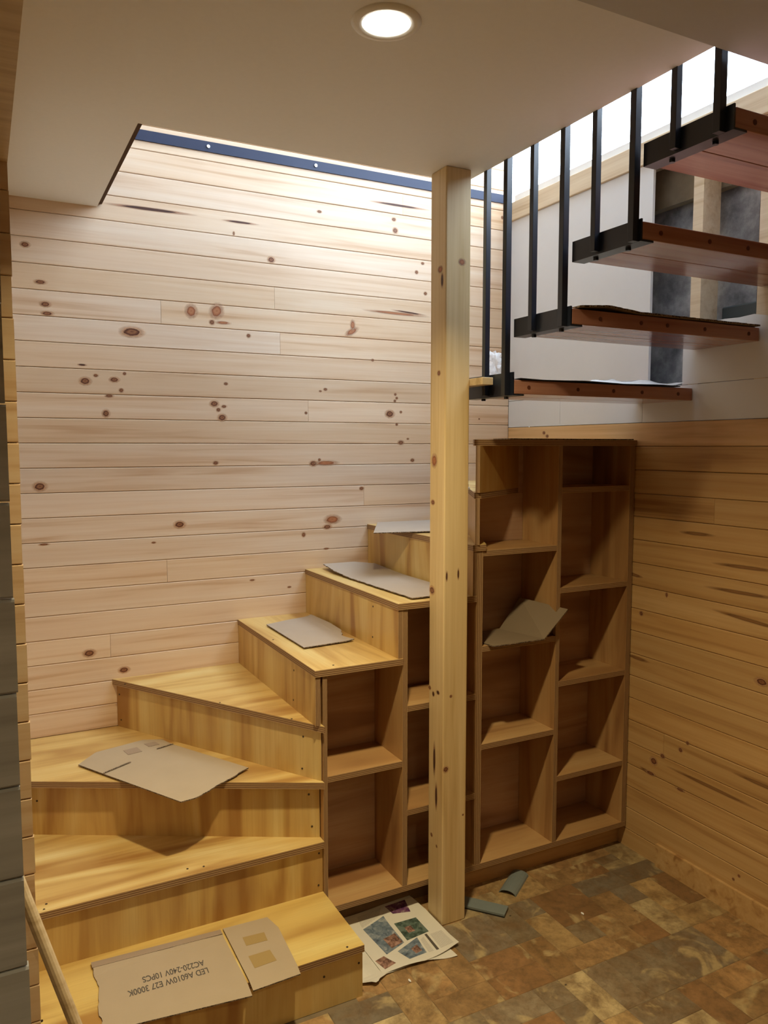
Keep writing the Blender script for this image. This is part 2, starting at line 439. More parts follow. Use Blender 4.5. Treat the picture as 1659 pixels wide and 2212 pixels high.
def knot_back(px, py, rx, rz, mat='knot', rot=0.0, name='knot', grow=1.55):
    q = onplane(1, -.0006 - random.random() * .0004, px, py)
    k = 3.1 / 1684.0 * grow
    a = Vector((math.cos(rot), 0, math.sin(rot))) * rx * k * 1.1; b = Vector((-math.sin(rot), 0, math.cos(rot))) * rz * k
    disc(name, q, a, b, M[mat], find_back(q.x, q.z))
for kk in [(285, 717, 18, 9), (184, 823, 9, 7), (207, 811, 4, 3), (247, 820, 8, 5), (262, 843, 4, 4), (269, 807, 3, 3), (236, 855, 7, 3), (229, 893, 6, 7),
           (463, 872, 8, 6), (484, 878, 5, 3), (472, 885, 4, 4), (480, 902, 8, 7), (86, 1051, 10, 8), (388, 1133, 10, 7), (466, 1000, 5, 4), (95, 1176, 8, 2), (332, 1172, 4, 2), (488, 829, 4, 3),
           (537, 725, 4, 4), (805, 778, 3, 3), (703, 841, 4, 3), (692, 845, 3, 2), (854, 852, 3, 3), (857, 860, 3, 3), (853, 866, 3, 3), (842, 894, 10, 8), (866, 890, 3, 3), (857, 917, 3, 3), (661, 892, 3, 3),
           (866, 956, 7, 5), (881, 948, 3, 2), (677, 1001, 8, 6), (690, 993, 3, 3), (891, 994, 5, 4), (781, 1055, 5, 4), (707, 1138, 9, 5), (656, 1155, 4, 5),
           (54, 528, 7, 5), (87, 609, 9, 4), (98, 657, 8, 5), (102, 677, 9, 4), (458, 696, 5, 5), (505, 504, 2, 4), (586, 561, 7, 6), (851, 474, 5, 4), (854, 498, 6, 6), (690, 457, 5, 3), (913, 569, 4, 3), (900, 588, 4, 4), (919, 634, 4, 4),
           (193, 1411, 10, 7), (268, 1447, 9, 6), (705, 1185, 6, 2), (545, 1253, 5, 2), (625, 1268, 4, 2), (1035, 905, 2, 2), (1085, 470, 3, 4)]:
    knot_back(*kk)
for kk in [(413, 672, 10, 12), (468, 672, 11, 14, 'knot_red', -.5), (760, 716, 14, 6, 'knot_red', .5), (482, 697, 12, 3), (762, 702, 5, 10), (718, 1122, 16, 9), (705, 1000, 22, 5)]:
    knot_back(*(kk if len(kk) > 4 else kk + ('knot_red',)))
def streak(plane, val, p, q, wpx, mat, parent_fn, name='resin_crack'):
    a = onplane(plane, val, *p); b = onplane(plane, val, *q); c = (a + b) / 2; d = (b - a) / 2
    n = Vector((0, 0, 1))
    disc(name, c, d, n * wpx * .0024, M[mat], parent_fn(c))
for p, q, wd, mt in [((213, 437), (430, 466), 3.5, 'crack'), ((474, 474), (562, 486), 2.5, 'crack'), ((775, 668), (930, 685), 3.5, 'knot_red'), ((788, 432), (932, 455), 3, 'crack'), ((875, 424), (875, 444), 1.5, 'crack'), ((165, 787), (190, 789), 2, 'crack'), ((840, 668), (925, 682), 2, 'crack')]:
    streak(1, -.0007, p, q, wd, mt, lambda c: find_back(c.x, c.z))

# navy flat bar bolted along the back wall above the ceiling line
bar_t = thing('steel_flat_bar', (1.3, -.004, 2.853), 'navy blue steel flat bar bolted along the pine back wall above the opening', 'steel bar')
box('bar', .3, XR - .012, -.006, -.0001, 2.853, 2.893, M['navy'], bar_t)
for px in (682, 450, 1050):
    q = onplane(1, -.006, px, 366 + (px - 682) * .178); q.z = 2.873
    cyl('bolt_head', (q.x, -.006, q.z), (q.x, -.010, q.z), .007, M['bolt'], bar_t)

# --- right wall: concrete behind, pine below, plasterboard above
wall_right = box('wall_right', XR + .14, XR + .25, -4.6, .012, -.1, 2.84, M['concrete'], kind='structure', label='right side wall, pine boards below and white sheets above')
right_boards = []
ZP = 1.771
z = ZP - BP * .5
zz = ZP
yy_cuts = {3: -1.25, 9: -1.5, 13: -1.05}
r = 0
while zz > .0:
    h = BP if zz - BP > -.02 else zz
    zb = zz - BP
    cuts = [yy_cuts[r]] if r in yy_cuts else []
    ys = [0.0] + cuts + [-4.55]
    for a, b in zip(ys, ys[1:]):
        t = rtint(.10, .06)
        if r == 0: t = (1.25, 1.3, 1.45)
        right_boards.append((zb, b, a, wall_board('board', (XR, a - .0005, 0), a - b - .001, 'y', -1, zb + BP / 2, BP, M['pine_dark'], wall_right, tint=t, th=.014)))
    zz -= BP; r += 1
def find_right(c):
    for z0, a, b, o in right_boards:
        if z0 <= c.z < z0 + BP and a <= c.y <= b: return o
    return wall_right
box('corner_light_stop', XR + .0125, XR + .1395, .0125, .12, -.1, 2.765, M['dark'], wall_right)  # unseen block added to stop daylight leaking in at the corner
box('batten', XR + .0145, XR + .1, -4.55, 0, .02, 1.70, M['dark'], wall_right)
for px, py, rx, rz, mt in [(1645, 1473, 12, 7, 'knot'), (1485, 1605, 4, 4, 'knot'), (1470, 1620, 5, 5, 'knot'), (1412, 1644, 9, 8, 'knot'), (1431, 1633, 6, 5, 'knot'), (1596, 1892, 3, 3, 'knot'), (1584, 1899, 3, 3, 'knot'), (1469, 1706, 10, 3, 'knot'), (1440, 1285, 3, 5, 'knot'), (1385, 1325, 5, 5, 'knot'), (1405, 1670, 12, 4, 'knot'), (1175, 935, 5, 4, 'knot'), (1182, 942, 5, 4, 'knot')]:
    q = onplane(0, XR - .0007, px, py); k = q.y + 3.2
    disc('knot', q, Vector((0, rx * .0028, 0)), Vector((0, 0, rz * .0026)), M[mt], find_right(q))
for p, q in [((1463, 1148), (1548, 1158)), ((1530, 1215), (1700, 1238)), ((1513, 1265), (1700, 1298)), ((1530, 1314), (1720, 1370)), ((1352, 1236), (1390, 1248)), ((1350, 1412), (1405, 1432)), ((1575, 1665), (1720, 1728)), ((1380, 1655), (1415, 1678)), ((1430, 1650), (1660, 1760))]:
    streak(0, XR - .0006, p, q, 3.6, 'streak', find_right, 'resin_streak')
# skirting on the right wall
sk = yboard if False else None
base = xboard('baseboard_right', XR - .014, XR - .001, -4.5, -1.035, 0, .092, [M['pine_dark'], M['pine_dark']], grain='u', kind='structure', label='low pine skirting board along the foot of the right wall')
# plasterboard sheets
def sheet(y0, y1, z0, z1, th=.012):
    return box('plasterboard_sheet', XR, XR + th, y0, y1, z0, z1, M['white'], wall_right)
sheet(-.915, -.001, 1.902, 2.77)
sheet(-.390, -.001, ZP + .001, 1.900); sheet(-.889, -.392, ZP + .001, 1.900); sheet(-2.2, -.891, ZP + .001, 1.905)
# ragged upper sheet on the right
rg = random.Random(5)
top = [(-1.085 - i * .06, 2.118 + rg.uniform(-.008, .008)) for i in range(20)]
panel('plasterboard_sheet', (XR, 0, 0), EY, EZ, EX, [(-1.085, 1.907)] + top + [(-2.24, 1.907)], .012, [M['white'], M['card2']], wall_right)
# exposed framing
for y0 in (-1.155, -1.435, -1.75, -2.2):
    box('stud', XR + .002 if y0 < -1.0 else XR + .013, XR + .092, y0, y0 + .045, 1.772, 2.768, M['beam'], wall_right)
box('stud', XR + .013, XR + .092, -.5, -.455, 1.772, 2.768, M['beam'], wall_right)
box('old_beam', XR + .10, XR + .139, -2.6, -.3, 2.62, 2.84, M['oldtimber'], wall_right)
box('steel_pipe', XR + .11, XR + .139, -2.6, -1.16, 2.14, 2.19, M['pipe'], wall_right, bev=.006)
box('block_joint', XR + .137, XR + .1405, -1.30, -1.285, 1.9, 2.62, M['dark'], wall_right)
cap = box('trim_1', XR - .012, XR + .10, -4.55, -.001, 2.771, 2.858, M['beam'], kind='structure', label='pale pine capping board along the top of the white side wall', bev=.003)

# --- left wall with its exposed end, header, grey partition near the camera
wall_left = box('wall_left', .03, XW - .012, -1.198, .011, -.1, ZC, M['dark'], kind='structure', label='left wall, its narrow end clad in short pine boards')
z = 1.684 - BP * 18
r3 = random.Random(3)
while z < 2.31 - .02:
    jx = r3.uniform(-.0015, .0015)
    wall_board('board', (.03, -1.21, 0), XW - .03 + jx, 'x', -1, z + BP / 2, BP, M['pine'], wall_left, tint=(.95, .87, .70))
    z += BP
box('lining', XW - .0118, XW - .001, -1.197, -.001, 0, ZC - .001, M['beam'], wall_left)
header = box('trim_2', .03, XW, -4.6, -1.1985, 2.31, ZC, M['plank_raw'], kind='structure', label='orange pine header board above the doorway')
wall_grey = box('wall_partition', -.5, .07, -2.355, -2.30, -.1, 2.31, M['dark'], kind='structure', label='end of a partition clad in boards toned grey for cool shade beside the doorway')
z = .02
while z < 2.25:
    wall_board('board', (-.5, -2.37, 0), .5985 + r3.uniform(-.001, .001), 'x', -1, z + BP / 2, BP, M['grey_board'], wall_grey)
    z += BP

# --- rooms out of view
box('wall_far_left', -1.7, -1.6, -4.6, .1, -.1, ZROOF, M['whitewall'], kind='structure', label='plain wall of the room beyond the doorway')
box('wall_front', -1.7, XR + .25, -4.7, -4.6, -.1, ZROOF, M['pine_dark'], kind='structure', label='wall behind the viewer')
# --- ceiling
CEIL = [(-1.6, -4.6), (XR, -4.6), (XR, YB), (XOI, YB), (XOI, YO), (XO, YO), (XO, .0), (-1.6, .0)]
def outset(d):
    return [(-1.6, -4.6), (XR, -4.6), (XR, YB + d), (XOI + d, YB + d), (XOI + d, YO + d), (XO + .018, YO + d), (XO + .018, .0), (-1.6, .0)]
ceiling = panel('ceiling', (0, 0, ZC), EX, EY, EZ, CEIL, .012, [M['ceil'], M['timber_dark']], kind='structure', label='smooth cream painted ceiling around the stair opening')
deck = panel('upper_floor', (0, 0, ZC + .0122), EX, EY, EZ, outset(.013), .19, [M['timber_dark'], M['timber_dark']], kind='structure', label='raw timber edge of the floor above the stair opening')
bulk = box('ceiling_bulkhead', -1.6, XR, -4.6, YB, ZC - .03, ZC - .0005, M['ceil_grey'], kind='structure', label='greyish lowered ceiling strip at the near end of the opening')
# --- upper room shell with skylight and window
roof_hole = (1.6, 2.35, -2.2, -.6)
a, b, c, d = roof_hole
box('roof_panel', -1.7, a, -4.7, .12, ZROOF, ZROOF + .1, M['whitewall'], kind='structure', label='upper room ceiling beside the skylight')
box('roof_panel', b, XR + .25, -4.7, .12, ZROOF, ZROOF + .1, M['whitewall'], kind='structure', label='upper room ceiling over the window')
box('roof_panel', a, b, -4.7, c, ZROOF, ZROOF + .1, M['whitewall'], kind='structure', label='upper room ceiling before the skylight')
box('roof_panel', a, b, d, .12, ZROOF, ZROOF + .1, M['whitewall'], kind='structure', label='upper room ceiling behind the skylight')
win = box('window_1', XR + .02, XR + .07, -4.55, -.001, 2.86, 2.90, M['whitewall'], kind='structure', label='tall bright window above the capped side wall')
box('window_frame', XR + .02, XR + .07, -4.55, -.001, 4.84, 4.9, M['whitewall'], win)
for y in (-2.56, -3.8, -4.52):
    box('mullion', XR + .02, XR + .06, y - .02, y + .02, 2.90, 4.84, M['whitewall'], win)
for y0, y1 in ((-2.54, -.002), (-3.78, -2.58), (-4.5, -3.82)):
    box('pane', XR + .04, XR + .044, y0, y1, 2.90, 4.84, M['glass'], win)

# ================================================================== POST
post = thing('timber_post', (1.498, -.933, 0), 'square pine post standing at the corner of the stair opening', 'post')
pm = box('shaft', 1.4500, 1.5465, -.9811, -.8846, 0, ZC, M['post'], post, bev=.004)
for px, py, rx, rz, mt in [(998, 566, 7, 6, 'knot_red'), (963, 1662, 6, 6, 'knot'), (974, 1504, 3, 3, 'knot'), (1000, 1760, 2, 2, 'knot'), (965, 1245, 2, 9, 'crack'), (990, 1240, 2, 10, 'crack')]:
    q = onplane(1, -.9817, px, py); disc('knot', q, Vector((rx * .0025, 0, 0)), Vector((0, 0, rz * .0024)), M[mt], pm)
for px, py, rx, rz, mt in [(951, 582, 6, 6, 'knot_red'), (955, 605, 3, 13, 'crack'), (933, 1275, 7, 8, 'knot'), (935, 1085, 5, 5, 'knot'), (938, 995, 7, 12, 'knot_red'), (948, 806, 4, 5, 'knot'), (928, 1485, 4, 4, 'knot'), (936, 1499, 3, 5, 'crack'), (946, 1496, 4, 4, 'crack'), (938, 1640, 3, 30, 'crack'), (942, 1720, 3, 25, 'crack'), (932, 1803, 3, 4, 'knot'), (943, 1828, 2, 3, 'knot')]:
    q = onplane(0, 1.4494, px, py); disc('knot', q, Vector((0, rx * .0034, 0)), Vector((0, 0, rz * .0024)), M[mt], pm)

# ================================================================== DOWNLIGHT(S)
def downlight(x, y, label, power, zz=ZC):
    t = thing('downlight', (x, y, zz - .004), label, 'light', 'ceiling downlights')
    seg = 40; vs = []; fs = []
    prof = [(.053, 0.0), (.053, -.004), (.062, -.006), (.074, -.003), (.076, 0.0)]
    for i in range(seg):
        th = 2 * math.pi * i / seg
        for r_, h in prof: vs.append((x + r_ * math.cos(th), y + r_ * math.sin(th), zz + h - .0002))
    n = len(prof)
    for i in range(seg):
        j = (i + 1) % seg
        for q in range(n - 1): fs.append((i * n + q, j * n + q, j * n + q + 1, i * n + q + 1))
    mk('trim_ring', vs, fs, M['trimw'], t, smooth=True)
    cyl('lens', (x, y, zz - .0005), (x, y, zz - .0025), .0528, M['lens'], t, seg=40)
    l = bpy.data.lights.new('downlight_glow', 'AREA'); l.shape = 'DISK'; l.size = .10; l.energy = power; l.color = LAMP_COL; l.spread = math.radians(122)
    o = bpy.data.objects.new('downlight_glow', l); o.location = (x, y, zz - .006); put(o, t)
downlight(.885, -1.645, 'round recessed downlight glowing in the ceiling above the stairs', LAMP_W)
downlight(.45, -3.75, 'round recessed downlight in the ceiling behind the viewer', LAMP_W * .5, ZC - .03)

# ================================================================== PLYWOOD WINDER STAIRCASE
PL = [M['ply'], M['edge']]
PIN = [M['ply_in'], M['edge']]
st = thing('plywood_staircase', (.8, -.6, 0), 'varnished plywood winder staircase climbing along the pine back wall', 'staircase')
def tread(i, poly, grain='u', tint=(1.02, 1.05, 1.08)):
    return panel('tread', (0, 0, Z[i] - PT), EX, EY, EZ, poly, PT, PL, st, grain, tint=tint)
def riser(i, p, q, th=.018, back=1, tint=None):
    """vertical riser under tread i from ground point p to q, thickness going behind"""
    p, q = Vector((*p, 0)), Vector((*q, 0)); d = (q - p); L = d.length; d.normalize(); n = Vector((-d.y, d.x, 0)) * back
    return panel('riser', p, d, EZ, n, rect(0, Z[i - 1], L, Z[i] - PT), th, PL, st, 'v', tint=tint)
xl = XW + .001
tread(1, rect(xl, -1.178, X0, -.838), tint=(1.06, 1.12, 1.0))
riser(1, (xl, -1.166), (X0 - .001, -1.166))
xboard('side_panel', X0 - .019, X0 - .001, -1.147, -.866, 0, Z[1] - PT, PL, st)
tread(2, [(xl, -.872), (X0, -.872), (X0, -.815), (xl, -.335)])
riser(2, (xl, -.858), (X0 - .001, -.858))
tread(3, [(xl, -.398), (X0, -.874), (X0, -.838), (.545, -.0005), (xl, -.0005)])
riser(3, (xl, -.352), (X0 - .003, -.838))
tread(4, [(.510, -.0005), (X0, -.882), (X0, -.842), (X0, -.0005)], 'u')
riser(4, (.526, -.002), (X0 - .004, -.858))
tread(5, rect(1.026, -.868, 1.356, -.0005), 'v'); riser(5, (1.028, -.0015), (1.028, -.864), back=1)
tread(6, rect(1.336, -.868, 1.661, -.0005), 'v'); riser(6, (1.3385, -.0015), (1.3385, -.864))
A8 = (math.sin(math.radians(30)), math.cos(math.radians(30))); A9 = (math.sin(math.radians(56)), math.cos(math.radians(56)))
PV = (1.652, -.866)
def along(a, s): return (PV[0] + a[0] * s, PV[1] + a[1] * s)
e8 = along(A8, .865 / A8[1]); e9 = along(A9, (XR - .003 - PV[0]) / A9[0])
tread(7, [(1.643, -.0005), (1.643, -.868), (1.70, -.868), (e8[0] + .03, -.0005)], 'v'); riser(7, (1.646, -.0015), (1.646, -.864), th=.015)
tread(8, [(1.646, -.868), (1.676, -.868), (XR - .001, e9[1] - .02), (XR - .001, -.0005), (e8[0] - .012, -.0005)], 'v')
riser(8, e8, PV, th=.016, tint=(.84, .74, .64))  # same ply, tinted darker to paint in the shade here
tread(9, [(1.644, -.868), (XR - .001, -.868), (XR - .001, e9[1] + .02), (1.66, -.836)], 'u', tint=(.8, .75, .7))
riser(9, e9, PV, th=.016, tint=(.84, .74, .64))  # shade painted in by the darker tint, ply as on other risers
def screw(x, y, zz, n, parent=st, r=.0035):
    cyl('screw_head', (x, y, zz), (x + n[0] * .0012, y + n[1] * .0012, zz + n[2] * .0012), r, M['hole'], parent, seg=10)
for px, py, y in [(689, 1843, -.858), (688, 1912, -.858), (95, 1965, -.858)]:
    q = onplane(1, y, px, py); screw(q.x, y, q.z, (0, -1, 0))
for px, py in [(775, 2080), (700, 2110), (90, 2205)]:
    q = onplane(1, -1.166, px, py); screw(q.x, q.y, q.z, (0, -1, 0))
for px, py, i in [(750, 2046, 1), (100, 1953, 2), (405, 1877, 2), (440, 1872, 2), (270, 1478, 4), (475, 1518, 4), (630, 1553, 4), (720, 1437, 5), (590, 1382, 5)]:
    q = onplane(2, Z[i], px, py); screw(q.x, q.y, q.z, (0, 0, 1))
n3 = Vector((-.459, -.888, 0)).normalized(); n4 = Vector((-.857, -.514, 0)).normalized()
def onv(p, n, px, py):
    d = _r * ((px - 829.5) / 1684.358) - _u * ((py - 1106) / 1684.358) + _f
    t = (Vector(p) - CAMP).dot(n) / d.dot(n); return CAMP + d * t
def rn(p, q): 
    d = Vector((q[0] - p[0], q[1] - p[1], 0)).normalized(); return -Vector((-d.y, d.x, 0))
n3 = rn((xl, -.352), (X0 - .003, -.838)); n4 = rn((.526, -.002), (X0 - .004, -.858))
for px, py in [(667, 1716), (674, 1785), (80, 1730)]:
    q = onv((xl, -.352, 0), n3, px, py); screw(q.x, q.y, q.z, n3)
for px, py in [(655, 1591), (653, 1660), (258, 1500), (262, 1555)]:
    q = onv((.526, -.002, 0), n4, px, py); screw(q.x, q.y, q.z, n4)
for px, py, x in [(635, 1448, 1.028), (634, 1512, 1.028), (806, 1310, 1.3385), (805, 1376, 1.3385)]:
    q = onplane(0, x, px, py); screw(q.x, q.y, q.z, (-1, 0, 0))

# ================================================================== UNDER-STAIR SHELVES
sh = thing('under_stair_shelf', (1.74, -.75, 0), 'stepped plywood shelf unit built in under the staircase', 'shelf')
YBK = -.645; ZB0 = .110
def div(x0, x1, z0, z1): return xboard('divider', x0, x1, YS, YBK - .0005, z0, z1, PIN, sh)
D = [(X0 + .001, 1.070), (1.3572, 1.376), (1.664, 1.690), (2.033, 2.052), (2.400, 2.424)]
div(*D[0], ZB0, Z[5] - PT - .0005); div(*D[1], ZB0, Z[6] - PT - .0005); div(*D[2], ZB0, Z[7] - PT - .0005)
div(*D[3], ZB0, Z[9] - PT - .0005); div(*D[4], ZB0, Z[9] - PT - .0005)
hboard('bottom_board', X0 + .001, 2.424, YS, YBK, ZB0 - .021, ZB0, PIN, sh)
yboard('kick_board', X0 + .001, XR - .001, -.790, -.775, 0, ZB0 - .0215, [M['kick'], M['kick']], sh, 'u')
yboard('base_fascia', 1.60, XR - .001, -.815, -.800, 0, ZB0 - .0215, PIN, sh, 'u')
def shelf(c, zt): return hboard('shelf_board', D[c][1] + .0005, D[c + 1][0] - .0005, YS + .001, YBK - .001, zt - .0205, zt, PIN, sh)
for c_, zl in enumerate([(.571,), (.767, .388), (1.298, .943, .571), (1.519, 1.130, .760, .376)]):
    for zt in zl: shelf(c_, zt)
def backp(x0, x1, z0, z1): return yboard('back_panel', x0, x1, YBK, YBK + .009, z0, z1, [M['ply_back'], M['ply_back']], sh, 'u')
backp(D[0][0], D[1][0] - .001, ZB0 + .0005, Z[5] - PT - .001)
backp(D[1][0], D[2][0] - .001, ZB0 + .0005, Z[6] - PT - .001)
backp(D[2][0], D[3][0] - .001, ZB0 + .0005, Z[7] - PT - .001)
backp(1.802, D[3][0] - .001, Z[7] - PT, Z[8] - PT - .001); backp(2.0, D[3][0] - .001, Z[8] - PT, Z[9] - PT - .001)
backp(D[3][0], 2.424, ZB0 + .0005, Z[9] - PT - .001)

# ================================================================== STEEL FLIGHT
sf = thing('steel_staircase', (XI, -1.4, 1.84), 'black steel upper stair flight with red-brown timber treads and square balusters', 'staircase')
for k_ in range(1, 5):
    y0, y1, zb = T[k_], T[k_ - 1], B[k_]
    if k_ > 1: y1 += -.002
    # angle bracket: vertical leg and bottom flange
    a_, t_ = .057, .005
    v = []
    for y in (y0, y1):
        v += [(XI + .004, y, zb), (XF + .004, y, zb), (XF + .004, y, zb + t_), (XI + .004 + t_, y, zb + t_), (XI + .004 + t_, y, zb + a_), (XI + .004, y, zb + a_)]
    f = [(0, 1, 2, 3, 4, 5)[::-1], (6, 7, 8, 9, 10, 11)] + [(i, (i + 1) % 6, 6 + (i + 1) % 6, 6 + i) for i in range(6)]
    br = mk('bracket', v, f, M['black'], sf)
    for yy in (y0 + .07, y1 - .07):
        cyl('bolt', (XI + .03, yy, zb), (XI + .03, yy, zb - .007), .008, M['black'], br, seg=6)
    zt = zb + t_ + .0005
    mid = (y0 + y1) / 2
    tr = box('tread', XI + .010, XR - .001, y0, mid - .0008, zt, zt + .045, M['redwood'], sf, bev=.002)
    box('rear_board', XI + .010, XR - .001, mid + .0008, y1, zt, zt + .045, M['redwood'], tr, bev=.002)
    rr = random.Random(k_)
    for i in range(5):
        x = XI + .09 + i * .165 + rr.uniform(-.03, .03)
        cyl('screw_plug', (x, y0, zt + .022), (x, y0 - .0012, zt + .022), .0065, M['plug'], tr, seg=12)
BAL = [-.986, -1.099, -1.232, -1.373, -1.503, -1.645, -1.776, -1.903]
for i, y in enumerate(BAL):
    kb = min(i // 2 + 1, 4); a_ = .0200 if i % 2 else .0180
    z0 = B[kb] + (.0 if i % 2 else .006)
    box('baluster', XI - .002 - a_ + .005, XI + .0035, y - a_, y, z0, 3.62, M['black'], sf, bev=.0008)
box('handrail', XI - .022, XI + .012, -1.95, -.60, 3.62, 3.65, M['black'], sf, bev=.002)
# corner strap under the first bracket running back to the post
box('stringer_plate', XI + .0041, XI + .0091, T[1], T[0], B[1] - .001 + .052, B[1] + .075, M['black'], sf)

# ================================================================== CARDBOARD AND LOOSE THINGS
def card(name, poly, z0, mat, label, th=.0035, warp=None, torn=(), seed=1, parent=None, cat='cardboard', group='cardboard pieces on the stairs', sub=3, edge='card_e'):
    rr = random.Random(seed); pts = []
    n = len(poly)
    for i in range(n):
        p, q = Vector((*poly[i], 0)), Vector((*poly[(i + 1) % n], 0)); pts.append(p)
        if i in torn:
            m_ = max(4, int((q - p).length / .012)); nn = Vector((-(q - p).y, (q - p).x, 0)).normalized()
            for s in range(1, m_): pts.append(p.lerp(q, s / m_) + nn * rr.uniform(-.003, .003))
    bm = bmesh.new(); vs = [bm.verts.new(p) for p in pts]; f = bm.faces.new(vs)
    if f.normal.z < 0: f.normal_flip()
    bmesh.ops.triangulate(bm, faces=bm.faces[:])
    for _ in range(sub):
        bmesh.ops.subdivide_edges(bm, edges=[e for e in bm.edges if e.calc_length() > .03], cuts=1, use_grid_fill=True)
        bmesh.ops.triangulate(bm, faces=bm.faces[:])
    bm.normal_update()
    for q in bm.faces:
        if q.normal.z < 0: q.normal_flip()
    for v in bm.verts: v.co.z = z0 + th + (warp(v.co.x, v.co.y) if warp else 0)
    top = bm.faces[:]
    be = [e for e in bm.edges if e.is_boundary]
    bot = bmesh.ops.duplicate(bm, geom=bm.verts[:] + bm.edges[:] + bm.faces[:])
    mp = bot['vert_map']
    for v in list(bot['geom']):
        if isinstance(v, bmesh.types.BMVert): v.co.z -= th
        elif isinstance(v, bmesh.types.BMFace): v.normal_flip()
    for e in be:
        a_, b_ = e.verts; a2, b2 = mp[a_], mp[b_]
        ff = bm.faces.new((a_, b_, b2, a2)); ff.material_index = 1
    bmesh.ops.recalc_face_normals(bm, faces=bm.faces[:])
    kw = {} if parent else dict(label=label, cat=cat, group=group)
    return frombm(name, bm, [mat, M[edge]], parent, **kw)

# step 1: flattened printed carton
z1 = Z[1] + .0005
cb1 = card('flattened_carton', [(.307, -.897), (.683, -.917), (.686, -1.226), (.302, -1.190), (.300, -1.10), (.312, -1.02)], z1, M['card'], 'flattened cardboard carton printed with lamp text on the lowest step', torn=(3, 4, 5), seed=2,
            warp=lambda x, y: -.25 * max(0, -1.185 - y) + (.003 if y > -.95 else 0))
card('flap', [(.692, -.912), (.834, -.918), (.848, -.985), (.834, -1.212), (.692, -1.216)], z1, M['card'], None, seed=3, parent=cb1, warp=lambda x, y: .002 - .2 * max(0, -1.185 - y))
card('fold_band', [(.306, -.896), (.683, -.916), (.683, -.94), (.306, -.922)], z1 + .0068, M['card_f'], None, th=.0006, parent=cb1)
for q in ([(.733, -.984), (.800, -.989), (.797, -1.032), (.731, -1.028)], [(.722, -1.078), (.788, -1.078), (.790, -1.133), (.722, -1.137)]):
    card('tape_patch', q, z1 + .0058, M['tape'], None, th=.0004, parent=cb1, edge='tape')
def text(body, loc, size, rot, mat, parent, name='printed_text', width=None):
    cu = bpy.data.curves.new(name, 'FONT'); cu.body = body; cu.size = size; cu.align_x = 'LEFT'; cu.offset = size * .014
    o = bpy.data.objects.new(name, cu); COL.objects.link(o)
    dg = bpy.context.evaluated_depsgraph_get(); me = bpy.data.meshes.new_from_object(o.evaluated_get(dg))
    bpy.data.objects.remove(o)
    xs = [v.co.x for v in me.vertices]; w0 = max(xs) - min(xs); s = (width / w0) if width else 1
    R = Matrix.Rotation(rot, 4, 'Z')
    me.transform(Matrix.Translation(Vector(loc)) @ R @ Matrix.Diagonal((s, 1, 1, 1)))
    vs = [v.co.copy() for v in me.vertices]; fs = [list(p.vertices) for p in me.polygons]
    return mk(name, vs, fs, mat, parent)
text('LED A6010W E27 3000K', (.603, -1.068, z1 + .0040), .036, math.pi - .015, M['ink'], cb1, width=.222)
text('AC220-240V 10PCS', (.600, -1.030, z1 + .0040), .036, math.pi - .03, M['ink'], cb1, width=.174)

# step 3: slotted carton flap hanging over the nose
cb3 = card('carton_flap', [(.34, -.358), (.408, -.481), (.593, -.812), (.640, -.806), (.701, -.767), (.859, -.664), (.675, -.324), (.648, -.252), (.583, -.224), (.408, -.270)], Z[3] + .0005, M['card'], 'slotted brown cardboard flap hanging over the nose of the third step', torn=(3, 4), seed=4, warp=lambda x, y: .004 + .012 * max(0, (x - .6)) )
for p, q in [((.408, -.481), (.505, -.425)), ((.675, -.324), (.612, -.345))]:
    a_ = Vector((*p, Z[3] + .0112)); b_ = Vector((*q, Z[3] + .0112)); bar('slot', a_, b_, .006, .0008, M['card_e'], cb3)
for q in ([(.50, -.30), (.55, -.29), (.56, -.34), (.51, -.35)], [(.58, -.27), (.62, -.265), (.63, -.30), (.59, -.305)]):
    card('tape_mark', q, Z[3] + .0085, M['card_f'], None, th=.0006, parent=cb3)
# step 5
card('cardboard_sheet', [(1.093, -.181), (1.094, -.597), (1.305, -.576), (1.290, -.50), (1.318, -.43), (1.326, -.30), (1.320, -.11), (1.20, -.14)], Z[5] + .0005, M['card2'], 'square grey-brown cardboard sheet lying on the fifth step', torn=(2, 3), seed=5, warp=lambda x, y: .004 + .16 * max(0, x - 1.285))
# step 6
card('cardboard_sheet', [(1.41, -.03), (1.56, -.03), (1.632, -.10), (1.632, -.80), (1.47, -.83), (1.412, -.832), (1.40, -.53), (1.392, -.20)], Z[6] + .0005, M['card2'], 'long pale cardboard strip with a torn edge on the sixth step', torn=(5, 6, 7), seed=6, warp=lambda x, y: .004 + .022 * max(0, (y + .35)) * 2)
# step 7
card('cardboard_sheet', [(1.690, -.012), (1.475, -.40), (1.84, -.48), (2.05, -.03)], Z[7] + .0005, M['card2'], 'pale cardboard sheet overhanging the seventh step behind the post', torn=(1,), seed=7, warp=lambda x, y: .004)
# shelf: folded piece with a raised flap
zs_ = .9435
fl = bmesh.new()
P = [Vector(p) for p in [(1.726, -.815, zs_), (1.724, -.885, zs_), (1.790, -.905, zs_), (1.985, -.905, zs_ + .012), (1.955, -.70, zs_ + .02), (1.83, -.70, zs_), (2.070, -.905, 1.05), (1.985, -.72, 1.085)]]
def quadprism(name, pts, th, mats, parent=None, **kw):
    pts = [Vector(p) for p in pts]; n = (pts[1] - pts[0]).cross(pts[-1] - pts[0]).normalized()
    if n.z < 0: pts = pts[::-1]; n = -n
    N = len(pts); v = pts + [p + n * th for p in pts]
    f = [list(range(N))[::-1], list(range(N, 2 * N))] + [[i, (i + 1) % N, N + (i + 1) % N, N + i] for i in range(N)]
    return mk(name, v, f, mats, parent, mi=[0, 0] + [1] * N, **kw)
fl.free()
fc = thing('folded_cardboard', (1.85, -.80, zs_), 'folded dull brown cardboard lying in the third shelf column', 'cardboard', 'cardboard pieces on the stairs')
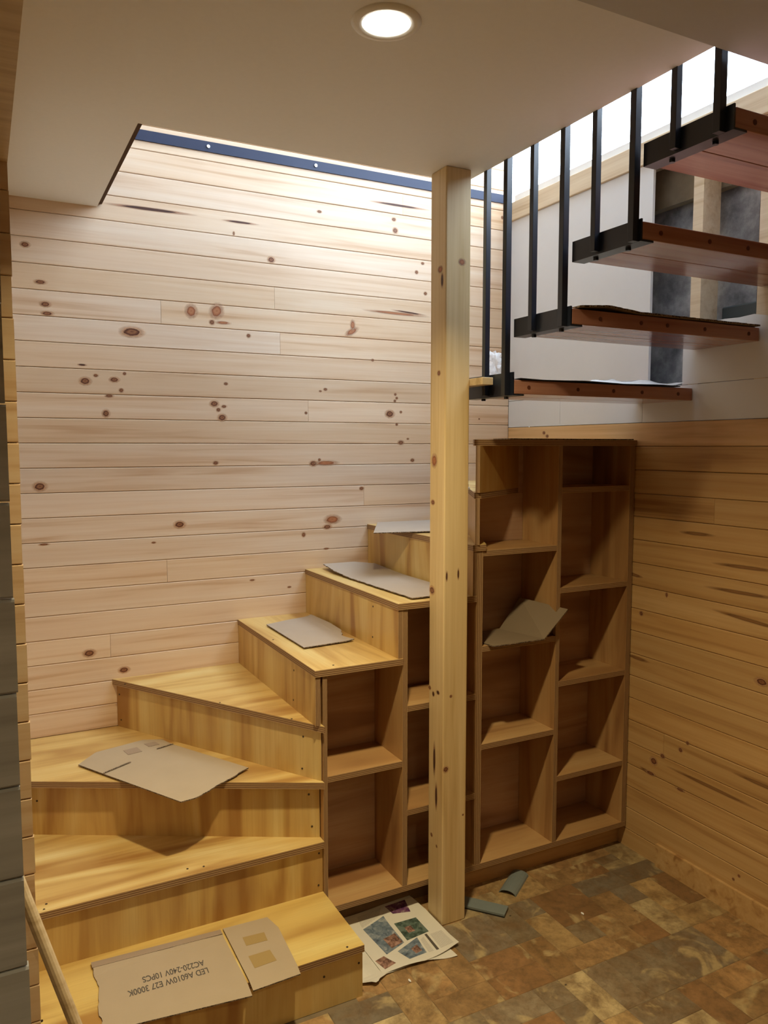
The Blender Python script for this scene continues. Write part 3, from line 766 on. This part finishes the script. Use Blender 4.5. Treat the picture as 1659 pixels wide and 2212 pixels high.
quadprism('base_flap', [(1.712, -.82, zs_ + .0005), (1.720, -.893, zs_ + .0005), (1.955, -.893, zs_ + .0005), (1.90, -.68, zs_ + .0005), (1.81, -.68, zs_ + .0005)], .004, [M['card_d'], M['card_e']], fc)
quadprism('raised_flap', [(1.955, -.893, zs_ + .001), (2.068, -.893, zs_ + .105), (1.985, -.70, zs_ + .125), (1.90, -.68, zs_ + .001)], .004, [M['card_d'], M['card_e']], fc)

# sheet on tread 2, dark sheet and film on tread 1
zt2 = B[2] + .0505
card('cardboard_strip', [(XI + .03, T[2] - .012), (XR - .012, T[2] - .012), (XR - .012, T[1] - .01), (XI + .03, T[1] - .01)], zt2 + .0005, M['card_d'], 'ragged dull board laid on the second red timber tread', torn=(0,), seed=8, th=.005, warp=lambda x, y: .002 + .010 * max(0, 1 - abs(x - 1.75) / .12))
zt1 = B[1] + .0505
card('bitumen_sheet', [(XI + .03, T[1] - .006), (2.36, T[1] - .006), (2.36, -.90), (XI + .06, -.90)], zt1 + .0005, M['tee'], 'thin black sheet laid on the lowest red timber tread', th=.003, cat='sheet', group=None, edge='tee', warp=lambda x, y: .004 * math.sin(x * 9) ** 2)
card('clear_film', [(2.03, T[1] - .004), (2.40, T[1] + .01), (2.40, -.96), (2.05, -.98)], zt1 + .010, M['film'], 'crinkled clear plastic film on the lowest red timber tread', th=.0006, cat='plastic film', group='plastic scraps', edge='film', warp=lambda x, y: .008 * math.sin(x * 31 + y * 17) * math.sin(y * 23) + .006)
# crumpled plastic
bm = bmesh.new(); bmesh.ops.create_icosphere(bm, subdivisions=3, radius=.040)
rr = random.Random(11)
for v in bm.verts: v.co *= .72 + .5 * rr.random(); v.co.x *= .8; v.co.z *= 1.25
lo = min(v.co.z for v in bm.verts)
for v in bm.verts: v.co += Vector((1.652, -.968, zt1 + .0045 - lo))
frombm('crumpled_plastic', bm, M['film'], None, label='crumpled clear plastic bag between the balusters on the lowest tread', cat='plastic bag', group='plastic scraps')
# timber offcut on the first tread by the post
box('timber_offcut', 1.5475, 1.5900, -1.055, -.86, zt1 - .012, zt1 + .012, M['plank_raw'], None, bev=.0015, label='pale timber offcut fixed to the side of the post by the lowest bracket', cat='offcut')
card('card_strip', [(1.80, -.868), (XR - .02, -.868), (XR - .02, -.70), (1.83, -.72)], Z[9] + .0005, M['card_d'], 'thin dark cardboard strip lying on top of the shelf unit', seed=12, th=.004)
# small black tool on the eighth step
bt = thing('black_tool', (1.70, -.62, Z[8]), 'small black and white object on the eighth step behind the post', 'tool')
box('grip', 1.66, 1.76, -.66, -.62, Z[8] + .0005, Z[8] + .022, M['tee'], bt, bev=.004)
box('label_band', 1.66, 1.74, -.70, -.66, Z[8] + .0005, Z[8] + .010, M['whitewall'], bt, bev=.002)

# newspaper
def nz(x, y):
    return .004 + .010 * math.exp(-((y + .80) / .05) ** 2) + .010 * max(0, min(1, (-1.04 - y) / .07)) * (.5 + .5 * math.sin(x * 26 + .5)) + .003 * math.sin(x * 14)
def nz2(x, y): return .0008 + .016 * max(0, min(1, (1.15 - x) / .08)) * abs(math.sin(y * 34)) + .004 * max(0, min(1, (-1.08 - y) / .05)) * (1 + math.sin(x * 40))
news = thing('newspaper', (1.30, -.95, 0), 'crumpled newspaper spread on the floor between the lowest step and the post', 'newspaper')
card('under_sheet', [(1.062, -.84), (1.25, -.815), (1.40, -.84), (1.41, -1.145), (1.25, -1.11), (1.16, -1.118), (1.107, -1.150), (1.062, -1.12)], 0.0003, M['paper'], None, th=.0006, parent=news, warp=nz2, sub=4, edge='paper', torn=(5, 6), seed=9)
card('top_sheet', [(1.150, -.800), (1.425, -.782), (1.444, -.88), (1.4445, -1.10), (1.30, -1.125), (1.150, -1.112)], .0015, M['paper'], None, th=.0006, parent=news, warp=nz, sub=5, edge='paper')
def printed(q, mat, nm='photo_print'):
    card(nm, q, .0022, M[mat], None, th=.0004, parent=news, warp=nz, sub=4, edge='paper')
printed([(1.194, -.877), (1.290, -.845), (1.287, -1.004), (1.206, -1.032)], 'ph_blue')
printed([(1.305, -.897), (1.389, -.905), (1.389, -.995), (1.301, -1.000)], 'ph_green')
printed([(1.246, -1.034), (1.338, -1.002), (1.326, -1.088), (1.257, -1.097)], 'ph_blue')
printed([(1.315, -.806), (1.398, -.806), (1.388, -.868), (1.325, -.850)], 'ph_purple')
printed([(1.156, -1.046), (1.193, -1.035), (1.210, -1.090), (1.166, -1.098)], 'ph_skin')
printed([(1.367, -1.002), (1.376, -1.002), (1.372, -1.092), (1.362, -1.092)], 'ink', 'headline_bar')
printed([(1.385, -1.01), (1.43, -1.01), (1.43, -1.09), (1.380, -1.09)], 'ph_text', 'text_column')
printed([(1.342, -1.02), (1.358, -1.01), (1.352, -1.09), (1.334, -1.09)], 'ph_text', 'text_column')
printed([(1.200, -.815), (1.30, -.805), (1.275, -.840), (1.195, -.868)], 'ph_text', 'text_column')
for q, mt in ([(1.232, -.955), (1.282, -.945), (1.284, -1.000), (1.236, -1.012)], 'ph_skin'), ([(1.325, -.935), (1.350, -.935), (1.350, -.968), (1.325, -.968)], 'ph_skin'), ([(1.290, -1.045), (1.318, -1.035), (1.318, -1.072), (1.292, -1.078)], 'ph_skin'):
    card('figure_print', q, .0028, M[mt], None, th=.0003, parent=news, warp=nz, sub=3, edge='paper')

# grey plastic offcuts on the floor
g1 = thing('grey_strip_offcut', (1.64, -.975, 0), 'flat grey plastic strip offcut on the floor against the post', 'offcut', 'grey plastic offcuts')
dv = Vector((.105, -.125, 0)).normalized(); nv = Vector((-dv.y, dv.x, 0))
c0 = Vector((1.642, -.962, 0))
def obox(name, c, d, n, L, W, z0, z1, mat, parent):
    v = [c + d * s * L / 2 + n * q * W / 2 + Vector((0, 0, h)) for h in (z0, z1) for q in (-1, 1) for s in (-1, 1)]
    return mk(name, v, [(0, 2, 3, 1), (4, 5, 7, 6), (0, 1, 5, 4), (1, 3, 7, 5), (3, 2, 6, 7), (2, 0, 4, 6)], mat, parent)
obox('strip', c0, dv, nv, .165, .058, .006, .013, M['greypvc'], g1); obox('rib', c0 - nv * .024, dv, nv, .16, .008, .0002, .006, M['tee'], g1); obox('rib', c0 + nv * .022, dv, nv, .16, .008, .0002, .006, M['tee'], g1)
g2 = thing('grey_trim_offcut', (1.84, -.875, 0), 'curved grey plastic trim offcut lying on the floor before the shelves', 'offcut', 'grey plastic offcuts')
dv = Vector((.130, .093, 0)).normalized(); nv = Vector((-dv.y, dv.x, 0)); c0 = Vector((1.835, -.882, 0))
vs = []; fs = []
ns = 8
for e in (-1, 1):
    for i in range(ns + 1):
        th = math.pi * i / ns
        for r_ in (1.0, .90): vs.append(c0 + dv * e * .080 + nv * math.cos(th) * .034 * r_ + Vector((0, 0, .0003 + math.sin(th) * .017 * r_)))
s0 = 2 * (ns + 1)
for i in range(ns):
    a_, b_, c_, d_ = 2 * i, 2 * i + 1, 2 * i + 3, 2 * i + 2
    fs += [(a_, d_, s0 + d_, s0 + a_), (b_, s0 + b_, s0 + c_, c_), (a_, b_, c_, d_), (s0 + a_, s0 + d_, s0 + c_, s0 + b_)]
fs += [(0, s0, s0 + 1, 1), (2 * ns, 2 * ns + 1, s0 + 2 * ns + 1, s0 + 2 * ns)]
mk('arched_strip', vs, fs, M['greypvc'], g2)

# crumbs
for px, py, r_, lb in [(885, 2120, .006, 'white paper crumb on the floor before the newspaper'), (1258, 1975, .006, 'small white crumb in the middle of the tiled floor')]:
    q = onplane(2, 0, px, py); bm = bmesh.new(); bmesh.ops.create_icosphere(bm, subdivisions=1, radius=r_)
    for v in bm.verts: v.co = Vector((v.co.x * .8, v.co.y * 1.5, (v.co.z + r_) * .5)) * random.uniform(.8, 1.1) + Vector((q.x, q.y, .0004))
    frombm('paper_crumb', bm, M['whitewall'], None, label=lb, cat='crumb', group='paper crumbs')
for i, (px, py) in enumerate([(1102, 1979), (1082, 1902), (1222, 2128), (1371, 1968)]):
    q = onplane(2, 0, px, py)
    lb = ['tiny bright staple near the flat grey strip', 'tiny bright staple near the curved grey trim', 'tiny bright staple on the nearest visible floor tiles', 'tiny bright staple on the floor towards the right wall'][i]
    box('staple', q.x - .003, q.x + .003, q.y - .0015, q.y + .0015, .0002, .0025, M['bolt'], None, label=lb, cat='staple', group='staples on the floor')

# batten leaning in the doorway
pa = Vector((.112, -1.25, .68)); pb = Vector((.305, -1.29, .014))
cyl('timber_batten', pa, pb, .0145, M['plank_raw'], None, seg=14, label='thin pale timber batten leaning against the wall end beside the lowest step', cat='batten')
